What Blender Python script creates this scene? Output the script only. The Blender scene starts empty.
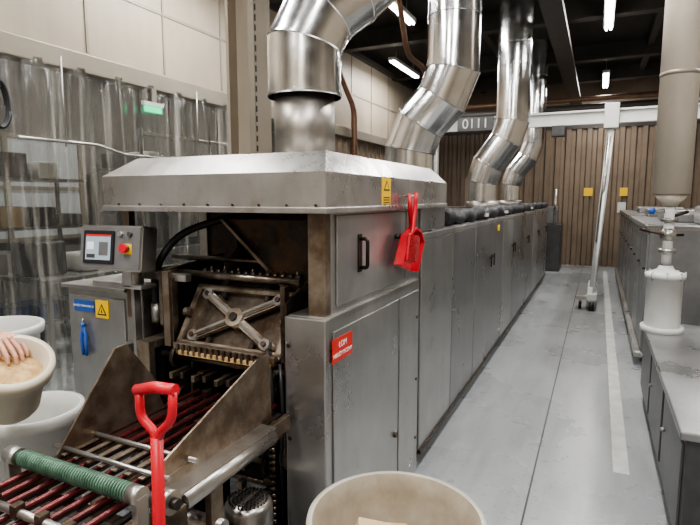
import bpy, bmesh, math, random
from mathutils import Vector, Matrix, Euler
random.seed(7)
pi=math.pi
scene=bpy.context.scene
try:
    scene.view_settings.view_transform='AgX'
    scene.view_settings.look='AgX - Medium High Contrast'
    scene.view_settings.exposure=0.08
except Exception as e: print(e)

# ---------------- materials ----------------
def mat(name,c,rough=0.5,metal=0.0,var=0.0,vscale=4.0,bump=0.0,bscale=40.0,stretch=(1,1,1),c2=None,emit=None,estr=0,rvar=0.0,spec=None,streak=0.0,stain=None,stainpos=0.36,smudge=0.0):
    m=bpy.data.materials.new(name); m.use_nodes=True
    nt=m.node_tree; N=nt.nodes; L=nt.links
    b=N['Principled BSDF']
    b.inputs['Base Color'].default_value=(*c,1); b.inputs['Roughness'].default_value=rough; b.inputs['Metallic'].default_value=metal
    if spec is not None: b.inputs['Specular IOR Level'].default_value=spec
    if emit: 
        b.inputs['Emission Color'].default_value=(*emit,1); b.inputs['Emission Strength'].default_value=estr
    if var>0 or bump>0 or c2 or rvar>0 or streak>0 or stain:
        g=N.new('ShaderNodeNewGeometry'); mp=N.new('ShaderNodeMapping'); mp.inputs['Scale'].default_value=stretch
        L.new(g.outputs['Position'],mp.inputs['Vector'])
        n=N.new('ShaderNodeTexNoise'); n.inputs['Scale'].default_value=vscale; n.inputs['Detail'].default_value=7; n.inputs['Roughness'].default_value=0.62
        L.new(mp.outputs[0],n.inputs['Vector'])
        col=None
        if var>0 or c2:
            r=N.new('ShaderNodeValToRGB'); r.color_ramp.elements[0].position=0.32; r.color_ramp.elements[1].position=0.68
            d=c2 if c2 else tuple(max(0,x*(1-var)) for x in c)
            r.color_ramp.elements[0].color=(*d,1); r.color_ramp.elements[1].color=(*c,1)
            L.new(n.outputs['Fac'],r.inputs['Fac']); col=r.outputs['Color']
        def mult(col,fac):
            mx=N.new('ShaderNodeMix'); mx.data_type='RGBA'; mx.blend_type='MULTIPLY'; mx.inputs[0].default_value=1
            if col: L.new(col,mx.inputs[6])
            else: mx.inputs[6].default_value=(*c,1)
            L.new(fac,mx.inputs[7]); return mx.outputs[2]
        def noisef(scale,vec,det,rg,lo,hi,a,bb):
            n3=N.new('ShaderNodeTexNoise'); n3.inputs['Scale'].default_value=scale; n3.inputs['Detail'].default_value=det; n3.inputs['Roughness'].default_value=rg
            L.new(vec,n3.inputs['Vector'])
            mr3=N.new('ShaderNodeMapRange'); mr3.inputs[1].default_value=lo; mr3.inputs[2].default_value=hi; mr3.inputs[3].default_value=a; mr3.inputs[4].default_value=bb
            L.new(n3.outputs['Fac'],mr3.inputs[0]); return mr3.outputs[0]
        if streak>0:
            mp2=N.new('ShaderNodeMapping'); mp2.inputs['Scale'].default_value=(6,6,0.7); L.new(g.outputs['Position'],mp2.inputs['Vector'])
            col=mult(col,noisef(1.0,mp2.outputs[0],5,.6,.3,.7,1-streak,1.0))
        if smudge>0:
            col=mult(col,noisef(4.5,g.outputs['Position'],8,.6,.32,.62,1-smudge,1.0))
        if stain:
            mx4=N.new('ShaderNodeMix'); mx4.data_type='RGBA'; L.new(noisef(3.3,g.outputs['Position'],10,.7,stainpos,stainpos+.16,.7,0),mx4.inputs[0])
            if col: L.new(col,mx4.inputs[6])
            else: mx4.inputs[6].default_value=(*c,1)
            mx4.inputs[7].default_value=(*stain,1); col=mx4.outputs[2]
        if col: L.new(col,b.inputs['Base Color'])
        if rvar>0:
            mr=N.new('ShaderNodeMapRange'); mr.inputs[1].default_value=.3; mr.inputs[2].default_value=.7; mr.inputs[3].default_value=max(0,rough-rvar); mr.inputs[4].default_value=rough+rvar
            L.new(n.outputs['Fac'],mr.inputs[0]); L.new(mr.outputs[0],b.inputs['Roughness'])
        if bump>0:
            n2=N.new('ShaderNodeTexNoise'); n2.inputs['Scale'].default_value=bscale; n2.inputs['Detail'].default_value=3
            L.new(mp.outputs[0],n2.inputs['Vector'])
            bp=N.new('ShaderNodeBump'); bp.inputs['Strength'].default_value=bump; bp.inputs['Distance'].default_value=0.02
            L.new(n2.outputs['Fac'],bp.inputs['Height']); L.new(bp.outputs[0],b.inputs['Normal'])
    return m
BRN=(0.22,0.17,0.12)
STEEL=mat('stainless_steel',(0.56,0.545,0.52),0.33,0.87,c2=(0.39,0.37,0.345),vscale=2.2,bump=0.08,bscale=6,rvar=0.09,streak=.2,stain=BRN,stainpos=.30,smudge=.12)
STEELP=mat('stainless_panel',(0.54,0.535,0.525),0.33,0.86,c2=(0.42,0.412,0.40),vscale=1.8,bump=0.10,bscale=4,rvar=0.09,streak=.14,smudge=.08,stain=(.33,.30,.26),stainpos=.28)
STEELB=mat('stainless_bright',(0.62,0.61,0.595),0.31,0.86,c2=(0.48,0.465,0.445),vscale=3,rvar=0.09,streak=.14,stain=(.35,.29,.23),stainpos=.29,bump=.06,bscale=5,smudge=.12)
PANEL=mat('oven_panel',(0.41,0.41,0.41),0.31,0.86,c2=(0.315,0.312,0.31),vscale=1.8,bump=0.10,bscale=3.5,rvar=0.08,streak=.13,smudge=.07)
STAIN=mat('stained_steel',(0.42,0.37,0.305),0.40,0.85,c2=(0.22,0.155,0.105),vscale=7,bump=0.1,bscale=30,rvar=0.12,stain=(.09,.055,.035),stainpos=.38,smudge=.2)
BLACKM=mat('sooty_iron',(0.055,0.048,0.042),0.42,0.7,c2=(0.022,0.018,0.014),vscale=9,bump=0.15,bscale=40,stain=(.12,.06,.03),stainpos=.36)
GREASY=mat('greasy_steel',(0.29,0.25,0.205),0.30,0.9,c2=(0.08,0.06,0.045),vscale=8,bump=0.12,bscale=35,stain=(.09,.05,.03),stainpos=.39)
DARK=mat('oven_cavity',(0.012,0.011,0.010),0.8,0.0)
DUCT=mat('galvanised_duct',(0.86,0.86,0.86),0.19,1.0,c2=(0.74,0.74,0.74),vscale=9,rvar=0.05,bump=.03,bscale=5,smudge=.06)
DUCTD=mat('duct_collar',(0.38,0.355,0.325),0.40,0.88,c2=(0.24,0.22,0.195),vscale=4,streak=.2,smudge=.1)
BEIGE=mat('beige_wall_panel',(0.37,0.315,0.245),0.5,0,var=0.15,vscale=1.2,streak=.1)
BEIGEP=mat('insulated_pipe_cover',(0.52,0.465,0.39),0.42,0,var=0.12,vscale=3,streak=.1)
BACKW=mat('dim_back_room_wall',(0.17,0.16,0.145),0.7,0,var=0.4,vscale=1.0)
WHITE=mat('white_paint',(0.60,0.60,0.58),0.4,0,var=0.12,vscale=5)
TUBW=mat('white_plastic',(0.62,0.615,0.58),0.38,0,var=0.1,vscale=4)
TUBY=mat('cream_plastic',(0.50,0.48,0.425),0.42,0,c2=(0.42,0.395,0.34),vscale=6,bump=0.04,bscale=25,streak=.1,smudge=.08)
TUBI=mat('tub_inner_brown',(0.42,0.375,0.30),0.7,0,c2=(0.29,0.245,0.18),vscale=7,bump=0.04,bscale=25,smudge=.15)  # browner tone for the inside of the tub
SACK=mat('cream_pail_plastic',(0.64,0.58,0.46),0.6,0,var=0.12,vscale=7)
RED=mat('red_plastic',(0.58,0.018,0.03),0.35,0,var=0.2,vscale=10)
REDL=mat('red_label',(0.55,0.03,0.02),0.4)
YEL=mat('yellow_label',(0.80,0.50,0.02),0.45)
BLUE=mat('blue_label',(0.03,0.09,0.32),0.4)
BLUE2=mat('blue_rubber',(0.03,0.10,0.42),0.5)
TXTW=mat('white_print',(0.8,0.8,0.8),0.5)
TXTB=mat('black_print',(0.01,0.01,0.01),0.5)
RUB=mat('black_rubber',(0.015,0.015,0.017),0.42)
FABR=mat('black_cover',(0.035,0.035,0.037),0.6,0,c2=(0.012,0.012,0.013),vscale=14,bump=0.6,bscale=14)
ROD=mat('dark_red_rod',(0.17,0.027,0.03),0.26,0.4,c2=(0.05,0.016,0.016),vscale=12)
GREEN=mat('green_coating',(0.11,0.20,0.14),0.4,0.3,c2=(0.045,0.09,0.06),vscale=20)
CARD=mat('cardboard',(0.50,0.38,0.23),0.7,0,var=0.15,vscale=7)
WAFER=mat('wafer_scraps',(0.58,0.41,0.20),0.8,0,c2=(0.36,0.22,0.09),vscale=30,bump=0.5,bscale=60)
SKIN=mat('skin',(0.62,0.33,0.24),0.5,0,var=0.1,vscale=20)
COAT=mat('white_work_coat',(0.60,0.61,0.63),0.8,0,var=0.08,vscale=6,bump=0.2,bscale=12)
TROUS=mat('grey_trousers',(0.12,0.13,0.15),0.8)
SHOE=mat('black_shoe',(0.02,0.02,0.02),0.5)
HAIR=mat('brown_hair',(0.07,0.04,0.02),0.7)
BRIST=mat('brush_bristles',(0.45,0.02,0.025),0.8,0,c2=(0.2,0.01,0.012),vscale=60,bump=.8,bscale=120)
COPPER=mat('copper_pipe',(0.22,0.13,0.085),0.45,0.5,var=0.3,vscale=8)
BROWN=mat('brown_slats',(0.20,0.148,0.105),0.5,0,c2=(0.145,0.108,0.076),vscale=2)
CEIL=mat('dark_ceiling',(0.032,0.028,0.025),0.7,0,var=0.35,vscale=2)
CBEAM=mat('ceiling_steel',(0.06,0.053,0.047),0.5,0.2,var=0.3,vscale=4)
GREY=mat('grey_machine_paint',(0.24,0.24,0.24),0.40,0.5,var=0.25,vscale=4,streak=.12)
DGREY=mat('dark_grey_paint',(0.11,0.11,0.113),0.36,0.5,c2=(0.07,0.07,0.07),vscale=5,streak=.12)
SCREEN=mat('hmi_screen',(0.27,0.33,0.38),0.15,0,emit=(0.45,0.55,0.62),estr=0.22)
TUBE=mat('fluorescent_tube',(1,1,1),0.3,0,emit=(1,0.98,0.95),estr=25)
EXITG=mat('exit_sign_green',(0.02,0.5,0.2),0.4,0,emit=(0.05,0.9,0.4),estr=1.0)
TRIMM=mat('steel_trim',(0.27,0.24,0.195),0.5,0.3,var=0.15,vscale=3)
WINM=mat('frosted_window',(0.25,0.26,0.26),0.3,0,emit=(0.6,0.62,0.62),estr=0.2)

def floor_mat():
    m=bpy.data.materials.new('painted_floor'); m.use_nodes=True
    nt=m.node_tree;N=nt.nodes;L=nt.links;b=N['Principled BSDF']
    g=N.new('ShaderNodeNewGeometry')
    n=N.new('ShaderNodeTexNoise'); n.inputs['Scale'].default_value=0.7; n.inputs['Detail'].default_value=6; n.inputs['Roughness'].default_value=0.55
    L.new(g.outputs['Position'],n.inputs['Vector'])
    r=N.new('ShaderNodeValToRGB'); r.color_ramp.elements[0].position=0.3; r.color_ramp.elements[1].position=0.65
    r.color_ramp.elements[0].color=(0.255,0.268,0.275,1); r.color_ramp.elements[1].color=(0.315,0.33,0.338,1)
    L.new(n.outputs['Fac'],r.inputs['Fac']); 
    def mul(prev,scale,lo,hi,col,fac,det=6,st=(1,1,1)):
        mp=N.new('ShaderNodeMapping'); mp.inputs['Scale'].default_value=st; L.new(g.outputs['Position'],mp.inputs['Vector'])
        n2=N.new('ShaderNodeTexNoise'); n2.inputs['Scale'].default_value=scale; n2.inputs['Detail'].default_value=det; L.new(mp.outputs[0],n2.inputs['Vector'])
        r2=N.new('ShaderNodeValToRGB'); r2.color_ramp.elements[0].position=lo; r2.color_ramp.elements[1].position=hi
        r2.color_ramp.elements[0].color=(*col,1); r2.color_ramp.elements[1].color=(1,1,1,1); L.new(n2.outputs['Fac'],r2.inputs['Fac'])
        mx=N.new('ShaderNodeMix'); mx.data_type='RGBA'; mx.blend_type='MULTIPLY'; mx.inputs[0].default_value=fac
        L.new(prev,mx.inputs[6]); L.new(r2.outputs['Color'],mx.inputs[7]); return mx.outputs[2]
    c=mul(r.outputs['Color'],16,.28,.38,(.45,.4,.35),.5)
    c=mul(c,3,.35,.55,(.80,.785,.765),.7,8,(3,.5,1))
    c=mul(c,45,.30,.36,(.35,.32,.3),.5,3)
    L.new(c,b.inputs['Base Color'])
    mr=N.new('ShaderNodeMapRange'); mr.inputs[3].default_value=0.20; mr.inputs[4].default_value=0.36
    L.new(n.outputs['Fac'],mr.inputs[0]); L.new(mr.outputs[0],b.inputs['Roughness'])
    return m
FLOOR=floor_mat()
SEAM=mat('floor_seam',(0.06,0.055,0.05),0.7)
STRIPE=mat('white_floor_line',(0.60,0.61,0.58),0.45,0,var=0.3,vscale=6,smudge=.2)

def pvc():
    m=bpy.data.materials.new('clear_pvc'); m.use_nodes=True
    nt=m.node_tree;N=nt.nodes;L=nt.links
    out=N['Material Output']; N.remove(N['Principled BSDF'])
    t=N.new('ShaderNodeBsdfTransparent'); t.inputs[0].default_value=(0.91,0.92,0.90,1)
    g=N.new('ShaderNodeBsdfGlossy'); g.inputs['Roughness'].default_value=0.12; g.inputs[0].default_value=(1,1,.98,1)
    d=N.new('ShaderNodeBsdfDiffuse'); d.inputs[0].default_value=(0.62,0.60,0.55,1)
    f=N.new('ShaderNodeFresnel'); f.inputs[0].default_value=1.5
    ge=N.new('ShaderNodeNewGeometry'); mp=N.new('ShaderNodeMapping'); mp.inputs['Scale'].default_value=(4,4,.8)
    L.new(ge.outputs['Position'],mp.inputs['Vector'])
    n=N.new('ShaderNodeTexNoise'); n.inputs['Scale'].default_value=1.6; n.inputs['Detail'].default_value=3; L.new(mp.outputs[0],n.inputs['Vector'])
    bp=N.new('ShaderNodeBump'); bp.inputs['Strength'].default_value=.9; bp.inputs['Distance'].default_value=.06; L.new(n.outputs['Fac'],bp.inputs['Height'])
    L.new(bp.outputs[0],g.inputs['Normal']); L.new(bp.outputs[0],f.inputs['Normal'])
    mp2=N.new('ShaderNodeMapping'); mp2.inputs['Scale'].default_value=(9,9,.35); L.new(ge.outputs['Position'],mp2.inputs['Vector'])
    n2=N.new('ShaderNodeTexNoise'); n2.inputs['Scale'].default_value=1.8; n2.inputs['Detail'].default_value=5; L.new(mp2.outputs[0],n2.inputs['Vector'])
    mr=N.new('ShaderNodeMapRange'); mr.inputs[1].default_value=.53; mr.inputs[2].default_value=.72; mr.inputs[3].default_value=.03; mr.inputs[4].default_value=.42  # whitish vertical streaks mixed in: haze plus painted-on highlights
    L.new(n2.outputs['Fac'],mr.inputs[0])
    m1=N.new('ShaderNodeMixShader'); L.new(mr.outputs[0],m1.inputs[0])
    L.new(t.outputs[0],m1.inputs[1]); L.new(d.outputs[0],m1.inputs[2])
    m2=N.new('ShaderNodeMixShader'); ma=N.new('ShaderNodeMath'); ma.operation='MULTIPLY_ADD'; ma.inputs[1].default_value=1.5; ma.inputs[2].default_value=0.06; ma.use_clamp=True
    L.new(f.outputs[0],ma.inputs[0]); L.new(ma.outputs[0],m2.inputs[0])
    L.new(m1.outputs[0],m2.inputs[1]); L.new(g.outputs[0],m2.inputs[2]); L.new(m2.outputs[0],out.inputs[0])
    return m
PVC=pvc()

# ---------------- mesh builder ----------------
def frame(d):
    d=d.normalized(); a=Vector((0,0,1)) if abs(d.z)<0.9 else Vector((1,0,0))
    u=d.cross(a).normalized(); v=d.cross(u).normalized(); return u,v
def arcpath(pts,rad,n):
    pts=[Vector(p) for p in pts]; out=[pts[0]]
    for i in range(1,len(pts)-1):
        p0,p,p1=pts[i-1],pts[i],pts[i+1]
        a=(p0-p);b=(p1-p); r=min(rad,a.length*0.49,b.length*0.49)
        A=p+a.normalized()*r; C=p+b.normalized()*r
        for k in range(n+1):
            t=k/n; out.append((1-t)**2*A+2*t*(1-t)*p+t*t*C)
    out.append(pts[-1]); return out
class B:
    def __init__(s,name): s.name=name; s.bm=bmesh.new(); s.mats=[]
    def mi(s,m):
        if m not in s.mats: s.mats.append(m)
        return s.mats.index(m)
    def merge(s,t,m,M=None):
        i=s.mi(m)
        if M is not None: t.transform(M)
        for f in t.faces: f.material_index=i
        me=bpy.data.meshes.new('tmp'); t.to_mesh(me); t.free(); s.bm.from_mesh(me); bpy.data.meshes.remove(me)
    def box(s,lo,hi,m,bev=0.0,rot=None):
        lo=Vector(lo);hi=Vector(hi);c=(lo+hi)/2;sz=hi-lo
        t=bmesh.new(); bmesh.ops.create_cube(t,size=1); 
        bmesh.ops.scale(t,vec=(abs(sz.x),abs(sz.y),abs(sz.z)),verts=t.verts)
        if bev>0: bmesh.ops.bevel(t,geom=t.edges[:],offset=min(bev,min(abs(x) for x in sz)*0.45),segments=2,affect='EDGES',profile=0.5)
        M=Matrix.Translation(c)
        if rot: M=M@Euler(rot).to_matrix().to_4x4()
        s.merge(t,m,M); return s
    def cyl(s,p1,p2,r,m,r2=None,seg=24,caps=True):
        p1=Vector(p1);p2=Vector(p2);r2=r if r2 is None else r2
        u,v=frame(p2-p1);t=bmesh.new();A=[];C=[]
        for k in range(seg):
            a=2*pi*k/seg;o=u*math.cos(a)+v*math.sin(a)
            A.append(t.verts.new(p1+o*r));C.append(t.verts.new(p2+o*r2))
        for k in range(seg):
            f=t.faces.new((A[k],A[(k+1)%seg],C[(k+1)%seg],C[k])); f.smooth=True
        if caps: t.faces.new(A[::-1]); t.faces.new(C)
        bmesh.ops.recalc_face_normals(t,faces=t.faces)
        s.merge(t,m); return s
    def tube(s,pts,r,m,seg=12,radii=None,caps=True):
        pts=[Vector(p) for p in pts];n=len(pts);t=bmesh.new();R=[];u=None
        for i,p in enumerate(pts):
            d=(pts[min(i+1,n-1)]-pts[max(i-1,0)]).normalized()
            if u is None: u,_=frame(d)
            u=(u-d*u.dot(d)).normalized(); v=d.cross(u); rr=radii[i] if radii else r
            R.append([t.verts.new(p+(u*math.cos(2*pi*k/seg)+v*math.sin(2*pi*k/seg))*rr) for k in range(seg)])
        for i in range(n-1):
            for k in range(seg):
                f=t.faces.new((R[i][k],R[i][(k+1)%seg],R[i+1][(k+1)%seg],R[i+1][k])); f.smooth=True
        if caps: t.faces.new(R[0][::-1]); t.faces.new(R[-1])
        bmesh.ops.recalc_face_normals(t,faces=t.faces)
        s.merge(t,m); return s
    def gored(s,pts,r,m,seg=40,bead=0.006):
        pts=[Vector(p) for p in pts];n=len(pts);pl=[]
        for i in range(n):
            a=(pts[i]-pts[i-1]).normalized() if i>0 else (pts[1]-pts[0]).normalized()
            b=(pts[i+1]-pts[i]).normalized() if i<n-1 else a
            pl.append((a+b).normalized())
        for i in range(n-1):
            d=(pts[i+1]-pts[i]).normalized();u,v=frame(d)
            def ring(t,P,nn,off,rr):
                out=[]
                for k in range(seg):
                    o=(u*math.cos(2*pi*k/seg)+v*math.sin(2*pi*k/seg))*rr
                    out.append(t.verts.new(P+o+d*(-o.dot(nn)/d.dot(nn)+off)))
                return out
            def band(a,b):
                t=bmesh.new();A=ring(t,*a);C=ring(t,*b)
                for k in range(seg):
                    f=t.faces.new((A[k],A[(k+1)%seg],C[(k+1)%seg],C[k])); f.smooth=True
                bmesh.ops.recalc_face_normals(t,faces=t.faces)
                s.merge(t,m)
            P,Q=pts[i],pts[i+1]
            band((P,pl[i],0,r),(Q,pl[i+1],0,r))
            band((P,pl[i],-.002,r+bead*.2),(P,pl[i],.004,r+bead)); band((P,pl[i],.004,r+bead),(P,pl[i],.018,r+bead)); band((P,pl[i],.018,r+bead),(P,pl[i],.020,r))
            if (Q-P).length>.5:
                k=1
                while k*.62<(Q-P).length-.2:
                    C=P+d*k*.62; band((C,d,0,r),(C,d,.004,r+bead)); band((C,d,.004,r+bead),(C,d,.02,r+bead)); band((C,d,.02,r+bead),(C,d,.024,r)); k+=1
        return s
    def prism(s,pts,axis,lo,hi,m,bev=0):
        t=bmesh.new()
        def mk(p,h):
            if axis=='X': return (h,p[0],p[1])
            if axis=='Y': return (p[0],h,p[1])
            return (p[0],p[1],h)
        A=[t.verts.new(mk(p,lo)) for p in pts];C=[t.verts.new(mk(p,hi)) for p in pts];n=len(pts)
        t.faces.new(A);t.faces.new(C[::-1])
        for k in range(n): t.faces.new((A[k],C[k],C[(k+1)%n],A[(k+1)%n]))
        bmesh.ops.recalc_face_normals(t,faces=t.faces)
        if bev>0: bmesh.ops.bevel(t,geom=t.edges[:],offset=bev,segments=2,affect='EDGES')
        s.merge(t,m); return s
    def quad(s,ps,m):
        t=bmesh.new(); t.faces.new([t.verts.new(p) for p in ps]); s.merge(t,m); return s
    def lathe(s,c,prof,m,seg=48,M=None):
        c=Vector(c);t=bmesh.new();R=[]
        for r,z in prof:
            R.append([t.verts.new(c+Vector((max(r,1e-4)*math.cos(2*pi*k/seg),max(r,1e-4)*math.sin(2*pi*k/seg),z))) for k in range(seg)])
        for i in range(len(R)-1):
            for k in range(seg):
                f=t.faces.new((R[i][k],R[i][(k+1)%seg],R[i+1][(k+1)%seg],R[i+1][k])); f.smooth=True
        bmesh.ops.recalc_face_normals(t,faces=t.faces)
        s.merge(t,m,M); return s
    def sph(s,c,r,m,sc=(1,1,1),rot=None,seg=20):
        t=bmesh.new(); bmesh.ops.create_uvsphere(t,u_segments=seg,v_segments=seg//2+2,radius=r)
        for f in t.faces: f.smooth=True
        M=Matrix.Translation(Vector(c))
        if rot: M=M@Euler(rot).to_matrix().to_4x4()
        s.merge(t,m,M@Matrix.Diagonal((*sc,1))); return s
    def chain(s,pts,rad,m):
        for i,p in enumerate(pts):
            s.sph(p,rad[i],m,seg=16)
            if i: s.cyl(pts[i-1],p,rad[i-1],m,r2=rad[i],seg=16)
        return s
    def done(s,parent=None):
        vs=s.bm.verts; lo=Vector([min(v.co[i] for v in vs) for i in range(3)]);hi=Vector([max(v.co[i] for v in vs) for i in range(3)])
        c=Vector(((lo.x+hi.x)/2,(lo.y+hi.y)/2,lo.z))
        bmesh.ops.translate(s.bm,vec=-c,verts=vs)
        me=bpy.data.meshes.new(s.name); s.bm.to_mesh(me); s.bm.free()
        for m in s.mats: me.materials.append(m)
        o=bpy.data.objects.new(s.name,me); bpy.context.collection.objects.link(o); o.location=c
        if parent: setpar(o,parent)
        return o
def setpar(o,p):
    o.parent=p; o.matrix_parent_inverse=Matrix.Translation(-Vector(p.location))
def text(s,loc,rot,size,m,parent,name,ext=0.0006):
    cu=bpy.data.curves.new(name,'FONT'); cu.body=s; cu.size=size; cu.extrude=ext; cu.align_x='CENTER'; cu.align_y='CENTER'
    cu.materials.append(m)
    o=bpy.data.objects.new(name,cu); bpy.context.collection.objects.link(o); o.location=loc; o.rotation_euler=rot; setpar(o,parent); return o
SIDE=(pi/2,0,pi/2); FRONT=(pi/2,0,0)

# ---------------- room ----------------
XL,XR,YF,YB,ZC=-8.0,4.2,-2.5,14.5,4.6
B('floor').box((XL,YF,-0.1),(XR,YB,0),FLOOR).done()
b=B('floor_joint')
b.box((-0.285,YF+.1,0),(-0.275,YB-.1,0.002),SEAM)
b.done()
b=B('floor_marking'); b.box((0.17,3.5,0),(0.26,13.5,0.003),STRIPE); b.done()
B('ceiling').box((XL,YF,ZC),(XR,YB,ZC+0.1),CEIL).done()
b=B('ceiling_beam')
for y in (1.0,3.6,6.2,8.8,11.4,13.4):
    b.box((XL,y-.09,ZC-.30),(XR,y+.09,ZC-.27),CBEAM); b.box((XL,y-.012,ZC-.27),(XR,y+.012,ZC),CBEAM)
for x in (-2.9,-1.9,0.7,1.8): b.box((x-.05,YF,ZC-.16),(x+.05,YB,ZC-.05),CBEAM)
b.done()
b=B('wall_back'); b.box((XL,YB,0),(XR,YB+0.1,ZC),BROWN)
x=-4.2
while x<XR:
    b.prism([(x,YB+.001),(x+.03,YB-.05),(x+.13,YB-.05),(x+.16,YB+.001)],'Z',0.0,3.4,BROWN); x+=0.24
b.box((XL,YB-.06,3.4),(XR,YB,3.5),CBEAM)
b.done()
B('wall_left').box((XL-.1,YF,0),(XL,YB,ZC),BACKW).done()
B('wall_right').box((XR,YF,0),(XR+.1,YB,ZC),BEIGE).done()
B('wall_front').box((XL,YF-.1,0),(XR,YF,ZC),BEIGE).done()
XC=-4.3
b=B('wall_partition')
b.box((XC-.08,YF,2.95),(XC,YB,4.35),BEIGE)
b.box((XC-.08,7.6,0),(XC,YB,2.95),BEIGE)
y=YF+.3
while y<YB:
    b.box((XC,y-.012,3.02),(XC+.012,y+.012,4.34),TRIMM); y+=0.95
b.box((XC,YF,3.62),(XC+.008,YB,3.65),TRIMM)
y=7.7
while y<YB-.2:
    b.prism([(XC-.001,y),(XC+.04,y+.03),(XC+.04,y+.13),(XC-.001,y+.16)],'Z',0,2.8,BROWN); y+=.24
b.done()
b=B('trim_1'); b.box((XC-.06,YF,2.80),(XC+.12,YB,2.97),TRIMM,bev=.01); b.box((XC-.02,YF,4.33),(XC+.08,YB,4.42),CBEAM); b.done()

b=B('pvc_strip_curtain'); t=bmesh.new(); y=-0.6;k=0
while y<7.4:
    w=.26; off=.035*(k%2); ph=random.uniform(-.8,.8); segs=8; nz=14
    g=[]
    for j in range(nz+1):
        z=.04+(2.84-.04)*j/nz; row=[]; dn=(1-j/nz)
        for i in range(segs+1):
            s_=i/segs; xx=XC+.05+off+.04*math.sin(pi*s_)+.045*math.sin(z*2.1+ph*5+k)*dn+.03*math.sin(s_*6+k+z*1.3)*dn
            row.append(t.verts.new((xx,y+w*s_+ph*.06*dn,z)))
        g.append(row)
    for j in range(nz):
        for i in range(segs):
            f=t.faces.new((g[j][i],g[j][i+1],g[j+1][i+1],g[j+1][i])); f.smooth=True
    y+=.20;k+=1
b.merge(t,PVC)
b.cyl((XC+.06,-.7,2.82),(XC+.06,7.5,2.82),.015,STEEL)
b.done()

# beyond the curtain
b=B('window_1')
b.box((XL,1.2,1.1),(XL+.04,6.2,2.6),WINM)
for y in (1.2,2.45,3.7,4.95,6.2): b.box((XL,y-.04,1.05),(XL+.08,y+.04,2.65),TRIMM)
for z in (1.07,1.85,2.63): b.box((XL,1.2,z-.03),(XL+.075,6.2,z+.03),TRIMM)
b.done()
def rack(x,y,w,d,h,n):
    b=B('storage_rack')
    for i in (0,1):
        for j in (0,1): b.box((x+i*d-.02,y+j*w-.02,0),(x+i*d+.02,y+j*w+.02,h),DGREY)
    for k in range(n):
        z=.2+(h-.3)*k/(n-1); b.box((x,y,z),(x+d,y+w,z+.03),GREY)
        yy=y+.05
        while yy<y+w-.3:
            ww=random.uniform(.2,.35);hh=random.uniform(.12,.3)
            b.box((x+.05,yy,z+.031),(x+d-.05,yy+ww,z+.03+hh),random.choice([CARD,GREY,TUBW,DGREY,BLUE]),bev=.01); yy+=ww+random.uniform(.03,.15)
    return b.done()
rack(-6.5,3.2,1.5,.6,2.0,4); rack(-6.6,5.4,1.6,.6,2.2,4); rack(-7.2,.9,1.8,.6,1.8,4)
b=B('wafer_cutting_machine')
b.box((-5.9,1.9,.0),(-5.2,2.9,.9),GREY,bev=.02); b.box((-5.8,2.0,.9),(-5.3,2.8,1.3),DGREY,bev=.03); b.box((-5.7,2.2,1.3),(-5.4,2.5,1.75),GREY,bev=.02)
b.cyl((-5.5,2.65,1.3),(-5.5,2.65,2.2),.03,STEEL); b.cyl((-5.5,2.65,2.2),(-5.5,1.6,2.2),.03,STEEL); b.box((-5.55,1.9,1.7),(-5.45,2.1,2.19),DGREY)
b.box((-5.5,2.85,.95),(-5.2,3.0,1.2),REDL,bev=.02)
b.done()
b=B('packing_machine')
b.box((-5.5,4.6,0),(-4.75,6.4,1.1),GREY,bev=.02); b.box((-5.45,4.7,1.1),(-4.8,5.6,1.9),DGREY,bev=.03); b.box((-4.8,4.9,1.2),(-4.77,5.4,1.7),STEELB)
for y in (4.6,6.3): b.cyl((-4.85,y,1.1),(-4.85,y,2.5),.025,STEEL)
b.cyl((-4.85,4.6,2.45),(-4.85,6.3,2.45),.025,STEEL); b.cyl((-4.85,4.6,1.6),(-4.85,6.3,1.6),.015,BLACKM)
b.tube(arcpath([(-4.9,5.8,1.1),(-4.8,5.9,1.9),(-4.9,5.2,2.3),(-5.0,4.8,1.9)],.3,6),.02,RUB,seg=8)
b.done()
b=B('work_table'); b.box((-5.6,3.3,.86),(-4.8,4.4,.9),STEELB)
for x in (-5.55,-4.85):
    for y in (3.35,4.35): b.box((x-.02,y-.02,0),(x+.02,y+.02,.86),STEELB)
b.box((-5.5,3.4,.9),(-5.1,3.75,1.25),DGREY,bev=.02); b.box((-5.4,3.9,.9),(-5.0,4.3,1.1),TUBW,bev=.03)
b.done()
b=B('exit_sign'); b.box((-4.16,4.00,2.56),(-4.13,4.22,2.63),EXITG,bev=.004); b.box((-4.165,3.98,2.625),(-4.125,4.24,2.66),WHITE); b.box((-4.15,4.1,2.66),(-4.14,4.16,2.80),TRIMM); b.done()
b=B('coiled_hose')
pts=[]
for i in range(96):
    a=i/24*2*pi; pts.append((-4.02+.015*i/24, 2.47+.07*math.cos(a),2.38+.17*math.sin(a)))
b.tube(pts,.010,RUB,seg=8); b.box((-4.06,2.45,2.5),(-3.98,2.49,2.80),DGREY); b.done()
b=B('conduit_rail'); b.tube([(-4.0,2.6,2.16),(-4.0,3.3,2.16),(-4.0,3.6,2.1),(-4.0,7.2,2.1)],.013,STEEL,seg=8)
for y in (3,4.6,6): b.cyl((-4.0,y,2.12),(-4.0,y,2.84),.007,STEEL,seg=8)
b.done()

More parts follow.
